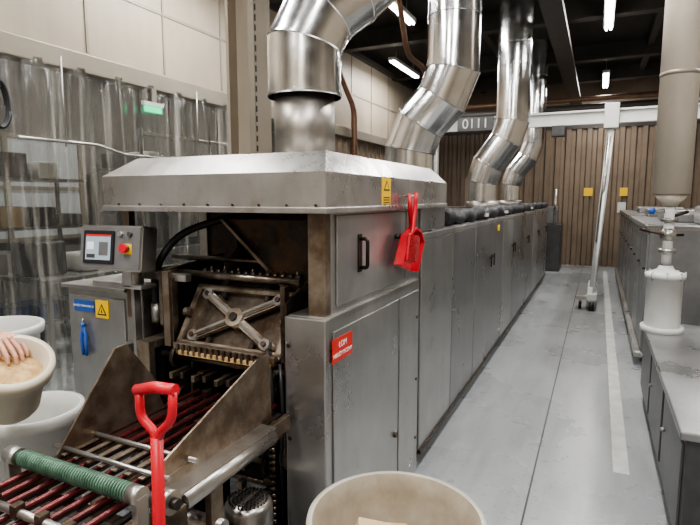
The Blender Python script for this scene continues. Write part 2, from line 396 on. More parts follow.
b=B('steel_column')
cx,cy=-2.95,4.1
b.box((cx-.15,cy-.13,0),(cx-.12,cy+.13,ZC),BEIGE); b.box((cx+.12,cy-.13,0),(cx+.15,cy+.13,ZC),BEIGE); b.box((cx-.12,cy-.012,0),(cx+.12,cy+.012,ZC),BEIGE)
b.box((cx-.2,cy-.2,0),(cx+.2,cy+.2,.02),BEIGE)
z=1.6
while z<ZC-.1:
    b.box((cx+.16,cy-.20,z),(cx+.2,cy-.16,z+.05),BLACKM); z+=.085
b.box((cx+.15,cy-.21,0),(cx+.21,cy-.20,ZC),TRIMM)
b.done()
b=B('vertical_pipe'); b.cyl((-2.55,4.2,0),(-2.55,4.2,ZC),.04,BEIGEP)
for z in (1.0,2.0,3.0,4.0): b.cyl((-2.55,4.2,z),(-2.55,4.2,z+.05),.05,TRIMM)
b.cyl((-2.45,4.2,0),(-2.45,4.2,ZC),.018,STEEL)
b.done()
b=B('copper_pipework'); b.tube(arcpath([(XC+.2,6.0,3.9),(XC+.2,8.2,3.9),(XC+.2,8.9,3.3),(XC+.2,8.9,.0)],.2,5),.05,COPPER,seg=12)
b.tube(arcpath([(-2.3,3.0,4.2),(-2.3,6.2,4.2),(-2.3,6.6,3.5),(-2.3,7.4,3.5),(-2.3,7.4,0)],.2,5),.035,COPPER,seg=12)
b.done()

# ---------------- oven main body ----------------
XS=-0.95; XW=-2.14; ZT=1.52
b=B('tunnel_oven')
Y0,Y1=3.02,11.6
b.box((XW,Y0,.10),(XS-.012,Y1,ZT-.02),PANEL,bev=.01)
b.box((XW+.06,Y0,0),(XS-.07,Y1-.05,.10),BLACKM)
seams=[3.02,3.78,4.55]; yy=4.55
while yy<Y1-.1: yy+=.745; seams.append(min(yy,Y1))
for i in range(len(seams)-1):
    a,c=seams[i]+.006,seams[i+1]-.006
    b.box((XS-.012,a,.12),(XS+.006+.002*(i%3),c,ZT-.07),STEELP if i in (0,4,8) else PANEL,bev=.006)
    if i>1:
        hy=a+.07 if i%2 else c-.07
        b.cyl((XS+.006,hy,1.12),(XS+.03,hy,1.12),.012,BLACKM,seg=10); b.box((XS+.024,hy-.012,1.03),(XS+.034,hy+.012,1.15),BLACKM)
    b.box((XS-.01,seams[i+1]-.006,.11),(XS-.002,seams[i+1]+.006,ZT-.05),DARK)
    b.box((XS-.01,a,ZT-.068),(XS+.012,c,ZT-.03),STEELP,bev=.004)
b.box((XS-.005,Y0,.10),(XS+.02,Y1,.125),BLACKM)
b.box((XW+.1,Y1,.0),(XS-.1,Y1+.3,1.3),GREY,bev=.02)
for i in range(11):
    a=3.65+i*.69
    b.box((XW+.12,a,ZT-.02),(XS-.12,a+.66,ZT+.04+.02*(i%2)),BLACKM,bev=.01)
for (x,y) in ((-1.5,4.46),(-1.5,7.6),(-1.6,10.8)):
    b.cyl((x,y,ZT),(x,y,ZT+.14),.25,DUCTD,r2=.235,seg=32)
oven=b.done()
b=B('heat_cover')
pts=[];rad=[];n=110
for i in range(n):
    yv=3.70+(Y1-3.75)*i/(n-1); pts.append((XS-.05+.01*math.sin(i*1.7),yv,ZT+.03+.012*math.sin(i*.9)+.008*random.random())); rad.append(.048+.014*math.sin(i*1.3)+.008*random.random())
b.tube(pts,.05,FABR,seg=10,radii=rad)
b.box((XS-.3,3.7,ZT+.04),(XS-.06,Y1-.1,ZT+.06),FABR)
b.done(parent=oven)
b=B('tape_marks')
for yv in (4.9,6.1,8.6): b.box((XS-.0,yv,ZT+.01),(XS+.024,yv+.12,ZT+.04),WHITE)
b.box((XS+.012,5.6,1.36),(XS+.014,5.72,1.42),YEL)
b.done(parent=oven)

# ---------------- front station ----------------
b=B('front_station')
YA=1.79
b.box((XS-.19,YA,0.0),(XS,YA+.03,1.22),STEELP,bev=.006)
b.box((XS-.03,YA+.02,.0),(XS,3.0,1.22),STEELP,bev=.006)
b.box((XS-.19,YA+.03,1.19),(XS-.0,3.0,1.222),STEEL,bev=.005)
b.box((XS-.19,YA+.03,.02),(XS-.16,2.4,1.2),BLACKM)
b.box((XS,YA+.06,.1),(XS+.008,2.62,1.16),STEELP,bev=.004)
b.box((XS,2.64,.1),(XS+.008,2.97,1.16),STEELP,bev=.004)
b.cyl((XS+.005,2.57,.42),(XS+.02,2.57,.42),.015,BLACKM,seg=12)
for z in (.25,.62,1.0): b.cyl((XS+.005,2.93,z),(XS+.014,2.93,z),.009,BLACKM,seg=10)
for z in (.2,.7,1.1): b.cyl((XS-.17,YA,z),(XS-.17,YA-.006,z),.008,BLACKM,seg=10)
b.box((XS-.10,YA+.04,1.22),(XS-.02,YA+.09,1.66),STAIN,bev=.004)
b.box((XS-.05,YA+.09,1.22),(XS-.02,3.02,1.66),STEELP,bev=.004)
b.box((XS-.02,YA+.13,1.25),(XS-.010,2.75,1.63),STEELP,bev=.004)
b.box((XS-.02,2.79,1.25),(XS-.012,3.0,1.63),PANEL,bev=.004)
b.tube(arcpath([(XS-.012,2.14,1.52),(XS+.03,2.14,1.52),(XS+.03,2.14,1.39),(XS-.012,2.14,1.39)],.015,4),.009,BLACKM,seg=8)
b.box((XS-.012,2.12,1.37),(XS-.005,2.16,1.54),BLACKM)
b.cyl((XS-.012,2.6,1.5),(XS+.02,2.6,1.5),.014,BLACKM,seg=12)
b.box((XW+.02,2.46,.0),(XS-.19,2.50,1.64),BLACKM)
b.box((XW+.02,2.5,.1),(XS-.05,3.02,1.64),PANEL)
b.box((XW,2.44,.0),(XW+.06,2.52,1.66),STEEL,bev=.004)
b.box((XW+.0,YA+.1,1.1),(XW+.04,YA+.14,1.66),STAIN,bev=.003)
b.box((XW+.02,YA+.02,.0),(XW+.06,2.5,.98),STEEL,bev=.004)
b.box((-1.98,YA,0.0),(-1.90,YA+.04,1.02),STAIN,bev=.004)
b.box((-1.98,YA+.04,.98),(-1.90,2.46,1.02),STAIN,bev=.004)
b.box((XW+.03,3.02,1.5),(XS-.0,3.55,1.66),PANEL,bev=.006)
b.done(parent=oven)

b=B('exhaust_hood')
def hood(b,x0,x1,y0,y1,zb,zc,zt,inx,iny,m):
    A=[(x0,y0,zb),(x1,y0,zb),(x1,y1,zb),(x0,y1,zb)];C=[(x,y,zc) for x,y,_ in A]
    D=[(x0+inx*2.4,y0+iny,zt),(x1-inx,y0+iny,zt),(x1-inx,y1-iny*2.2,zt),(x0+inx,y1-iny*2.2,zt)]
    for P,Q in ((A,C),(C,D)):
        for k in range(4): b.quad([P[k],P[(k+1)%4],Q[(k+1)%4],Q[k]],m)
    b.quad(D,m)
x0,x1,y0,y1=XW+.03,XS+.02,YA-.03,3.50
hood(b,x0,x1,y0,y1,1.655,1.80,1.885,.05,.10,STEELB)
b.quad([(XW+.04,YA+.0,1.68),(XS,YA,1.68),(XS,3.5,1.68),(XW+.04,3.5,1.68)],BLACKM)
b.box((x0-.006,y0-.008,1.640),(x1+.006,y0+.012,1.665),STEELB,bev=.004)
b.box((x1-.012,y0,1.640),(x1+.008,y1,1.665),STEELB,bev=.004)
b.box((x0-.008,y0,1.640),(x0+.012,y1,1.665),STEELB,bev=.004)
b.box((x1-.07,2.7,1.655),(x1+.003,2.712,1.80),STEEL)
b.cyl((-1.5,2.6,1.88),(-1.5,2.6,1.90),.24,STEEL,seg=32)
for i in range(9): b.cyl((x0+.1+i*.13,y0,1.672),(x0+.1+i*.13,y0-.006,1.672),.006,GREASY,seg=8)
b.done()

def duct(name,pts,r,rad,n,collar=None):
    b=B(name)
    if collar:
        p0,p1=collar; b.cyl(p0,p1,r*.84,DUCTD,seg=32)
    b.gored(arcpath(pts,rad,n),r,DUCT)
    return b.done()
duct('exhaust_duct',[(-1.5,2.6,2.25),(-1.5,2.6,2.63),(-1.24,2.82,2.90),(-1.0,3.0,3.2),(-.95,3.05,4.1),(-.95,3.05,ZC)],.20,.11,1,((-1.5,2.6,1.885),(-1.5,2.6,2.26)))
duct('exhaust_duct',[(-1.52,4.46,1.64),(-1.52,4.46,2.24),(-1.15,4.46,2.62),(-1.15,4.46,3.3),(-1.15,4.46,ZC)],.215,.13,1)
duct('exhaust_duct',[(-1.52,7.6,1.62),(-1.52,7.6,2.05),(-1.12,7.6,2.6),(-1.12,7.6,3.6),(-1.12,7.6,ZC)],.22,.14,1)
duct('exhaust_duct',[(-1.6,10.8,1.62),(-1.6,10.8,2.1),(-1.2,10.8,2.6),(-1.2,10.8,ZC)],.21,.14,1)

# ---------------- mechanism ----------------
b=B('baking_plate_carriage')
for i in range(5):
    b.box((-1.78,2.12+i*.05,1.20+i*.075),(-1.10,2.30+i*.05,1.235+i*.075),BLACKM,bev=.006,rot=(math.radians(38),0,0))
    for x in (-1.72,-1.45,-1.18): b.box((x-.02,2.13+i*.05,1.18+i*.075),(x+.02,2.19+i*.05,1.27+i*.075),GREASY,bev=.004,rot=(math.radians(38),0,0))
b.prism([(-1.62,1.60),(-1.08,1.60),(-1.08,1.30),(-1.25,1.27)],'Y',2.02,2.04,BLACKM)
b.prism([(-1.62,1.60),(-1.60,1.60),(-1.235,1.28),(-1.25,1.27)],'Y',1.99,2.02,GREASY)
M=Matrix.Translation((-1.48,1.93,1.14))@Euler((math.radians(-34),0,0)).to_matrix().to_4x4()
def loc(p): return M@Vector(p)
def lbox(lo,hi,m,rz=0,bev=.004):
    t=bmesh.new(); bmesh.ops.create_cube(t,size=1); lo=Vector(lo);hi=Vector(hi);sz=hi-lo;c=(lo+hi)/2
    bmesh.ops.scale(t,vec=sz,verts=t.verts); bmesh.ops.bevel(t,geom=t.edges[:],offset=min(bev,min(sz)*.4),segments=2,affect='EDGES')
    b.merge(t,m,M@Matrix.Translation(c)@Matrix.Rotation(rz,4,'Y'))
lbox((-.28,.02,-.15),(.28,.035,.15),GREASY)
lbox((-.29,-.02,.13),(.29,.03,.16),STAIN); lbox((-.29,-.02,-.16),(.29,.03,-.13),STAIN)
lbox((-.29,-.02,-.15),(-.26,.03,.15),STAIN); lbox((.26,-.02,-.15),(.29,.03,.15),STAIN)
ang=math.atan2(.20,.38)
for sg in (1,-1):
    lbox((-.24,-.030,-.020),(.24,.01,.020),STAIN,rz=ang*sg,bev=.008); lbox((-.22,-.040,-.007),(.22,-.02,.007),STEEL,rz=ang*sg,bev=.003)
b.cyl(loc((0,-.04,0)),loc((0,.02,0)),.045,STAIN,seg=20); b.cyl(loc((0,-.05,0)),loc((0,-.03,0)),.02,BLACKM,seg=14)
for sx in (-1,1):
    for sz_ in (-1,1): b.cyl(loc((sx*.2,-.035,sz_*.105)),loc((sx*.2,.02,sz_*.105)),.026,STEEL,seg=16); b.cyl(loc((sx*.2,-.045,sz_*.105)),loc((sx*.2,-.03,sz_*.105)),.012,BLACKM,seg=8)
for sx in (-1,1):
    lbox((sx*.272-.02,-.05,-.02),(sx*.272+.02,-.01,.02),GREASY); b.cyl(loc((sx*.272,-.06,0)),loc((sx*.272,-.04,0)),.012,STEEL,seg=8)
    lbox((sx*.12-.012,-.012,.10),(sx*.12+.012,.02,.13),BLACKM); lbox((sx*.12-.012,-.012,-.13),(sx*.12+.012,.02,-.10),BLACKM)
b.box((-1.76,1.80,1.005),(-1.20,2.1,1.035),STAIN,bev=.006)
b.box((-1.72,1.79,.985),(-1.22,1.98,1.004),WAFER)
for i in range(16):
    x=-1.73+i*.033; b.box((x,1.788,.99),(x+.012,1.80,1.032),GREASY)
b.cyl((-1.98,1.96,1.335),(-1.16,1.96,1.335),.018,GREASY,seg=14)
b.cyl((-1.98,2.06,1.40),(-1.16,2.06,1.40),.014,GREASY,seg=14)
b.box((-2.02,1.86,1.31),(-1.72,1.90,1.345),STEEL,bev=.004); b.box((-1.98,1.9,1.2),(-1.94,2.3,1.36),STEEL,bev=.004)
b.prism([(1.84,1.36),(2.3,1.40),(2.3,1.05),(2.0,.95),(1.84,1.1)],'X',-1.87,-1.85,GREASY)
b.prism([(1.84,1.26),(2.1,1.36),(2.3,1.05),(2.0,.6),(1.84,.6)],'X',-1.175,-1.16,GREASY)
for i in range(14):
    x=-1.72+i*.04; b.cyl((x,1.99,1.345),(x+.026,1.99,1.345),.020,BLACKM,seg=10)
    if i%2: b.cyl((x+.005,1.985,1.35),(x+.01,1.985,1.375),.005,GREASY,seg=6)
for x in (-1.8,-1.18): b.box((x-.012,1.84,1.0),(x+.012,1.88,1.33),GREASY,bev=.003)
b.box((-1.84,1.83,1.0),(-1.80,1.86,1.36),STAIN,bev=.003)
for z,y in ((.95,1.86),(.86,1.95),(.74,1.88),(.62,2.0),(.5,1.9),(.36,1.95)):
    b.cyl((-1.88,y,z),(-1.15,y,z),.016,GREASY,seg=12)
    for x in (-1.78,-1.3): b.cyl((x-.012,y,z),(x+.012,y,z),.055,BLACKM,seg=20)
for x in (-1.70,-1.24): b.prism([(1.82,.1),(1.86,.95),(1.95,1.0),(2.1,.9),(2.1,.1)],'X',x-.008,x+.008,BLACKM)
for i in range(26):
    z=.2+i*.03; b.cyl((-1.235,1.81,z),(-1.205,1.81,z),.010,GREASY,seg=8); b.box((-1.237,1.802,z),(-1.233,1.818,z+.03),BLACKM)
for i in range(9):
    x=-1.76+i*.065; b.box((x,1.77,.87+.01*(i%2)),(x+.02,1.98,.90+.01*(i%2)),GREASY if i%2 else STAIN,bev=.003)
for i in range(36):
    x=random.uniform(-1.75,-1.18); z=random.uniform(.3,.97); s_=random.uniform(.015,.05); b.box((x,1.80,z),(x+s_,1.84,z+s_*random.uniform(.3,1.2)),random.choice([GREASY,STAIN,BLACKM,BLACKM]),bev=.003)
b.box((-1.18,1.80,.60),(-1.15,1.84,.72),GREASY,bev=.004)
b.tube(arcpath([(-1.25,1.83,1.05),(-1.2,1.78,.9),(-1.22,1.8,.7),(-1.3,1.85,.55)],.06,4),.012,RUB,seg=8)
b.tube(arcpath([(-1.19,1.83,1.0),(-1.16,1.80,.85),(-1.17,1.8,.6),(-1.2,1.85,.3)],.06,4),.009,RUB,seg=8)
b.done(parent=oven)
b=B('black_hose'); b.tube(arcpath([(-1.93,1.88,1.18),(-1.96,1.9,1.35),(-1.90,2.0,1.52),(-1.72,2.15,1.60),(-1.55,2.3,1.62)],.12,6),.019,RUB,seg=12); b.cyl((-1.93,1.88,1.1),(-1.93,1.88,1.19),.026,STEEL,seg=12); b.done(parent=oven)
b=B('gear_motor')
mx_,my_=-1.20,1.60
b.cyl((mx_,my_,.2),(mx_,my_,.46),.085,GREY,seg=28); b.lathe((mx_,my_,.46),[(.097,-.04),(.097,.03),(.085,.05),(.05,.056),(0,.056)],STEEL,seg=28)
for i in range(20):
    a=i/20*2*pi; b.box((mx_+.09*math.cos(a)-.004,my_+.09*math.sin(a)-.004,.2),(mx_+.09*math.cos(a)+.004,my_+.09*math.sin(a)+.004,.42),GREY)
for rr in (.03,.045,.06,.075):
    for i in range(int(rr*400)):
        a=i/int(rr*400)*2*pi; b.cyl((mx_+rr*math.cos(a),my_+rr*math.sin(a),.50),(mx_+rr*math.cos(a),my_+rr*math.sin(a),.518),.004,BLACKM,seg=6)
b.box((mx_-.09,my_-.09,.0),(mx_+.09,my_+.09,.2),GREY,bev=.02); b.box((mx_+.07,my_-.06,.24),(mx_+.13,my_+.06,.34),GREY,bev=.01)
b.done()

# ---------------- infeed conveyor ----------------
b=B('infeed_conveyor')
xa,xb=-1.62,-1.11
for x in (xa,xb): b.box((x-.012,.45,.76),(x+.012,1.76,.82),STAIN,bev=.003)
for y in (.5,1.0,1.7): b.box((xa,y-.02,.74),(xb,y+.02,.77),GREASY)
for x in (xa+.02,):
    for y in (.52,1.5): b.box((x-.025,y-.025,0),(x+.025,y+.025,.75),STAIN,bev=.003)
b.box((xb-.045,.50,0),(xb+.005,.55,.75),STAIN,bev=.003)
b.box((xa+.04,.5,.45),(xb-.04,1.5,.46),BLACKM)
n=8
for i in range(n):
    x=-1.575+i*.058; z=.845
    b.cyl((x,.42,z),(x,1.76,z),.0095,ROD,seg=10)
    b.box((x+.020,.46,z-.03),(x+.040,1.74,z-.022),BLACKM if i%2 else GREASY)
for y in (.6,1.3,1.68): b.cyl((xa,y,.80),(xb,y,.80),.018,GREASY,seg=14)
b.cyl((-1.60,.97,.895),(-1.10,.97,.895),.019,GREEN,seg=16)
pts=[];turn=44
for i in range(turn*10+1):
    a=i/10*2*pi; x=-1.58+.46*i/(turn*10); pts.append((x,.97+.024*math.cos(a),.895+.024*math.sin(a)))
b.tube(pts,.0042,GREEN,seg=6)
b.cyl((-1.65,.97,.895),(-1.60,.97,.895),.027,STEEL,seg=16); b.cyl((-1.12,.97,.895),(-1.08,.97,.895),.027,STEEL,seg=16)
for x in (-1.64,-1.09): b.box((x-.012,.95,.80),(x+.012,.99,.895),STEEL,bev=.003)
b.cyl((xa,.80,.875),(xb,.80,.875),.012,STEEL,seg=12)
for y in (1.10,1.22): b.cyl((xa,y,.872),(xb,y,.872),.008,STEEL,seg=12)
for i in range(8): b.box((-1.565+i*.058,1.08,.855),(-1.545+i*.058,1.24,.862),STAIN,bev=.002)
for i in range(5): b.box((-1.56+i*.1,.785,.86),(-1.535+i*.1,.815,.90),GREASY,bev=.003)
b.prism([(1.06,.80),(1.07,.86),(1.32,1.155),(1.37,1.16),(1.49,1.0),(1.54,.86),(1.54,.80)],'X',-1.575,-1.567,STAIN)
b.prism([(1.06,.80),(1.54,.80),(1.54,.81),(1.06,.81)],'X',-1.61,-1.56,STEEL)
b.prism([(1.08,.83),(1.08,.90),(1.60,1.09),(1.68,1.09),(1.69,.80),(1.6,.76),(1.25,.76)],'X',-1.15,-1.142,STAIN)
b.prism([(1.10,.82),(1.62,.82),(1.62,.828),(1.10,.828)],'X',-1.15,-1.075,STEEL)
b.cyl((-1.085,1.12,.795),(-1.085,1.60,.795),.03,STEEL,seg=20)
b.box((-1.13,1.02,.66),(-1.06,1.12,.80),GREASY,bev=.008)
b.cyl((-1.11,1.05,.84),(-1.05,1.05,.84),.035,STEEL,seg=18); b.cyl((-1.05,1.05,.84),(-1.03,1.05,.84),.016,BLACKM,seg=12)
b.cyl((-1.6,1.30,.60),(-1.08,1.30,.60),.03,STEEL,seg=18); b.box((-1.60,1.2,.56),(-1.57,1.74,.62),STAIN,bev=.004)
b.box((-1.13,1.27,.60),(-1.10,1.33,.77),STAIN,bev=.004)
b.done()

# ---------------- left cabinet, control panel ----------------
b=B('control_cabinet')
b.box((-2.62,1.92,.0),(-2.16,2.42,1.22),STEELP,bev=.006)
b.box((-2.60,1.905,.1),(-2.18,1.92,1.18),STEELP,bev=.004)
b.box((-2.64,1.89,1.22),(-2.16,2.42,1.24),STEEL,bev=.004)
b.box((-2.16,1.90,.5),(-2.0,1.95,1.20),STEEL,bev=.004)
b.box((-2.06,1.86,.0),(-2.0,1.99,1.27),STEEL,bev=.004)
b.box((-2.4,1.9,1.24),(-2.0,2.2,1.27),STEELB,bev=.004)
cab=b.done()
b=B('equipment_label'); b.box((-2.55,1.899,1.095),(-2.40,1.904,1.155),BLUE); b.done(parent=cab)
text('SPRZĘT POMOCNICZY',(-2.475,1.8985,1.125),FRONT,.0155,TXTW,cab,'label_text')
b=B('warning_sticker'); b.box((-2.385,1.899,1.07),(-2.29,1.904,1.165),YEL); b.prism([(-2.372,1.087),(-2.303,1.087),(-2.3375,1.147)],'Y',1.8975,1.899,TXTB); b.prism([(-2.361,1.094),(-2.314,1.094),(-2.3375,1.135)],'Y',1.8965,1.8975,YEL); b.prism([(-2.343,1.1),(-2.332,1.1),(-2.336,1.125)],'Y',1.8960,1.8965,TXTB); b.done(parent=cab)
b=B('blue_tool_handles')
b.tube(arcpath([(-2.47,1.885,1.02),(-2.485,1.88,.95),(-2.475,1.88,.86)],.03,4),.009,BLUE2,seg=8); b.tube(arcpath([(-2.47,1.885,1.02),(-2.445,1.88,.95),(-2.45,1.88,.86)],.03,4),.009,BLUE2,seg=8)
b.cyl((-2.47,1.905,1.02),(-2.47,1.87,1.02),.006,STEEL,seg=8); b.sph((-2.47,1.883,1.025),.014,BLUE2); b.cyl((-2.47,1.885,1.02),(-2.47,1.885,1.06),.006,STEEL,seg=8)
b.done(parent=cab)

b=B('operator_panel')
t0=Matrix.Translation((-2.035,1.72,1.47))@Euler((math.radians(-8),0,math.radians(6))).to_matrix().to_4x4()@Matrix.Scale(.88,4)
def pb(lo,hi,m,bev=.004):
    lo=Vector(lo);hi=Vector(hi);t=bmesh.new(); bmesh.ops.create_cube(t,size=1); sz=hi-lo
    bmesh.ops.scale(t,vec=sz,verts=t.verts)
    if bev: bmesh.ops.bevel(t,geom=t.edges[:],offset=min(bev,min(sz)*.4),segments=2,affect='EDGES')
    b.merge(t,m,t0@Matrix.Translation((lo+hi)/2))
pb((-.21,0,-.12),(.20,.12,.12),STEEL,.008)
pb((-.20,-.004,-.11),(.19,.0,.11),GREY,.001)
pb((-.175,-.012,-.085),(.03,-.003,.09),RUB,.004)
pb((-.155,-.014,-.065),(.01,-.011,.07),SCREEN,0)
pb((-.155,-.0155,.060),(.01,-.0142,.07),REDL,0)
pb((-.145,-.0155,-.01),(-.10,-.0142,.03),TXTW,0); pb((-.065,-.0155,-.04),(-.005,-.0142,.03),GREY,0); pb((-.145,-.0155,-.055),(-.09,-.0142,-.035),DGREY,0)
pb((.09,-.008,-.03),(.14,-.0,.025),YEL,.002)
b.cyl(t0@Vector((.115,0,0)),t0@Vector((.115,-.03,0)),.014,DGREY,seg=16); b.cyl(t0@Vector((.115,-.028,0)),t0@Vector((.115,-.045,0)),.021,RED,seg=20)
b.cyl(t0@Vector((.07,0,.075)),t0@Vector((.07,-.02,.075)),.011,STEELB,seg=14); b.cyl(t0@Vector((.13,0,.075)),t0@Vector((.13,-.02,.075)),.011,DGREY,seg=14)
b.box((-2.02,1.76,1.28),(-1.96,1.84,1.38),STEEL,bev=.004); b.box((-2.05,1.76,1.275),(-1.90,1.86,1.295),STEEL,bev=.004)
b.cyl((-1.98,1.80,1.29),(-1.98,1.80,1.38),.04,STEEL,seg=20); b.box((-2.01,1.80,0),(-1.99,1.84,1.28),STEEL)
b.done()

# ---------------- signs & items on side ----------------
b=B('red_sign'); b.box((XS+.008,1.83,1.03),(XS+.011,2.02,1.13),REDL,bev=.001); sg=b.done()
text('ŁOM',(XS+.0115,1.925,1.098),SIDE,.036,TXTW,sg,'sign_text_1'); text('NIEUŻYTECZNY',(XS+.0115,1.925,1.058),SIDE,.0245,TXTW,sg,'sign_text_2')
b=B('warning_label'); xs=XS+.02
b.box((xs,2.33,1.67),(xs+.003,2.44,1.795),YEL); b.prism([(2.345,1.735),(2.425,1.735),(2.385,1.785)],'X',xs+.003,xs+.004,TXTB); b.prism([(2.36,1.742),(2.41,1.742),(2.385,1.773)],'X',xs+.004,xs+.005,YEL)
for i in range(3): b.box((xs+.003,2.345,1.70-.012*i),(xs+.004,2.425,1.705-.012*i),TXTB)
b.done()
b=B('dustpan_and_brush')
xp=XS+.034
b.cyl((XS+.028,2.63,1.71),(XS+.10,2.63,1.71),.005,STEEL,seg=8)
P_=[(2.46,1.37),(2.72,1.305),(2.82,1.46),(2.76,1.525),(2.68,1.545),(2.56,1.51)]
b.prism(P_,'X',xp,xp+.005,RED)
b.prism([(2.46,1.37),(2.47,1.37),(2.57,1.50),(2.56,1.51)],'X',xp,xp+.05,RED); b.prism([(2.71,1.305),(2.72,1.305),(2.82,1.46),(2.81,1.46)],'X',xp,xp+.05,RED)
b.prism([(2.56,1.51),(2.68,1.545),(2.76,1.525),(2.82,1.46),(2.81,1.455),(2.755,1.512),(2.68,1.532),(2.565,1.50)],'X',xp,xp+.05,RED)
b.tube([(xp+.02,2.68,1.52),(xp+.022,2.65,1.62),(xp+.022,2.63,1.72)],.013,RED,seg=10)
b.tube(arcpath([(xp+.06,2.625,1.73),(xp+.055,2.625,1.64),(xp+.055,2.595,1.55),(xp+.055,2.565,1.50)],.05,4),.011,RED,seg=12)
b.box((xp+.04,2.52,1.37),(xp+.062,2.585,1.52),RED,bev=.01,rot=(math.radians(-16),0,0)); b.box((xp+.055,2.527,1.378),(xp+.095,2.578,1.51),BRIST,rot=(math.radians(-16),0,0))
b.done()

b=B('shovel')
sx,sy=-1.0,.955
b.tube([(sx-.0,sy,1.09),(sx-.008,sy,.8),(sx-.02,sy,.42)],.0165,RED,seg=14)
b.tube(arcpath([(sx+.0,sy,1.04),(sx-.002,sy,1.10),(sx-.055,sy,1.13),(sx-.055,sy,1.205)],.035,5),.012,RED,seg=12)
b.tube(arcpath([(sx+.0,sy,1.04),(sx+.004,sy,1.10),(sx+.055,sy,1.14),(sx+.060,sy,1.22)],.035,5),.012,RED,seg=12)
b.tube([(sx-.065,sy,1.203),(sx,sy,1.222),(sx+.07,sy,1.225)],.015,RED,seg=12)
t=bmesh.new();g=[]
for j in range(9):
    z=.42-.42*j/8; w=.13*(1-.25*max(0,(j-6)/2)**2) if j>0 else .09; row=[]
    for i in range(9):
        s_=i/8*2-1; row.append(t.verts.new((sx-.02+w*s_,sy-.02+.035*s_*s_+ .03*(j/8),z+.004)))
    g.append(row)
for j in range(8):
    for i in range(8): f=t.faces.new((g[j][i],g[j][i+1],g[j+1][i+1],g[j+1][i])); f.smooth=True
bmesh.ops.solidify(t,geom=t.faces[:],thickness=.004)
b.merge(t,RED)
b.done()

def tub(name,c,rb,rt,h,m,M=None,inner=None):
    b=B(name)
    b.lathe(c,[(0,.0),(rb,.0),(rb+.01,.02),(rt-.012,h-.06),(rt+.012,h-.055),(rt+.018,h-.02),(rt+.014,h),(rt-.004,h)],m,seg=64,M=M)
    b.lathe(c,[(rt-.004,h),(rt-.014,h-.02),(rt-.022,h-.07),(rb-.01,.03),(0,.02)],inner or m,seg=64,M=M)
    return b
b=tub('plastic_tub',(-.57,1.58,0),.225,.29,.62,TUBY,inner=TUBI)
b.lathe((-.57,1.58,0),[(0,.40),(.12,.41),(.2,.385),(.248,.36)],WAFER)
b.box((-.70,1.44,.42),(-.46,1.62,.56),CARD,bev=.004,rot=(.3,.25,.5)); b.box((-.72,1.66,.43),(-.58,1.76,.46),WAFER,rot=(.2,-.1,.2))
b.done()
tub('plastic_tub',(-3.30,1.90,0),.21,.26,.93,TUBW).done()
tub('plastic_tub',(-2.22,1.42,0),.15,.19,.78,TUBW).done()

# ---------------- worker ----------------
def remesh(o,v,it=6):
    m=o.modifiers.new('r','REMESH'); m.mode='VOXEL'; m.voxel_size=v; m.use_smooth_shade=True
    s=o.modifiers.new('s','SMOOTH'); s.factor=.5; s.iterations=it
wk=bpy.data.objects.new('factory_worker',None); bpy.context.collection.objects.link(wk); wk.location=(-2.62,.92,0)
px,py=-2.62,.92
b=B('coat')
b.chain([(px,py,.95),(px+.02,py,1.12),(px+.03,py,1.3)],[.155,.15,.165],COAT)
b.chain([(px+.0,py-.08,.92),(px+.0,py-.09,.62)],[.12,.15],COAT); b.chain([(px+.0,py+.08,.92),(px+.0,py+.09,.62)],[.12,.15],COAT)
b.chain([(px+.03,py-.17,1.40),(px+.03,py+.17,1.40)],[.075,.075],COAT); b.chain([(px+.03,py,1.4),(px+.03,py,1.47)],[.11,.065],COAT)
b.chain([(px+.03,py+.19,1.39),(px+.20,py+.24,1.16),(px+.46,py+.27,1.16)],[.07,.055,.042],COAT)
b.chain([(px+.03,py-.19,1.39),(px+.08,py-.25,1.12),(px+.30,py-.12,1.08)],[.07,.055,.042],COAT)
o=b.done(parent=wk); remesh(o,.014)
b=B('trousers')
for s_ in (-1,1): b.chain([(px,py+.09*s_,.85),(px+.03,py+.10*s_,.48),(px,py+.10*s_,.08)],[.09,.07,.055],TROUS)
o=b.done(parent=wk); remesh(o,.014)
b=B('shoes')
for s_ in (-1,1): b.sph((px+.05,py+.10*s_,.045),.05,SHOE,sc=(2.6,.95,.9)); b.box((px-.07,py+.10*s_-.045,0),(px+.17,py+.10*s_+.045,.02),SHOE,bev=.01)
b.done(parent=wk)
b=B('head')
hx,hz=px+.06,1.62
b.chain([(px+.03,py,1.44),(px+.05,py,1.54)],[.055,.052],SKIN)
b.sph((hx,py,hz+.02),.1,SKIN,sc=(.98,.78,1.1)); b.sph((hx+.02,py,hz-.05),.07,SKIN,sc=(1,.85,.9))
b.chain([(hx+.09,py,hz+.02),(hx+.115,py,hz-.015)],[.010,.015],SKIN)
for s_ in (-1,1): b.sph((hx,py+.08*s_,hz+.0),.03,SKIN,sc=(.7,.4,1)); b.sph((hx+.095,py+.028*s_,hz-.005),.01,SKIN)
b.chain([(hx+.092,py-.02,hz-.05),(hx+.096,py+.02,hz-.05)],[.008,.008],SKIN)
o=b.done(parent=wk); remesh(o,.006,3)
b=B('eyes')
for s_ in (-1,1): b.sph((hx+.088,py+.033*s_,hz+.02),.011,TXTW); b.sph((hx+.096,py+.033*s_,hz+.02),.005,HAIR)
b.box((hx+.098,py-.02,hz-.052),(hx+.103,py+.02,hz-.049),REDL)
b.done(parent=wk)
b=B('hair_net_cap'); b.sph((hx-.012,py,hz+.045),.108,COAT,sc=(.98,.85,1.0)); b.sph((hx-.03,py,hz+.0),.098,HAIR,sc=(.85,.86,1.0)); b.done(parent=wk)
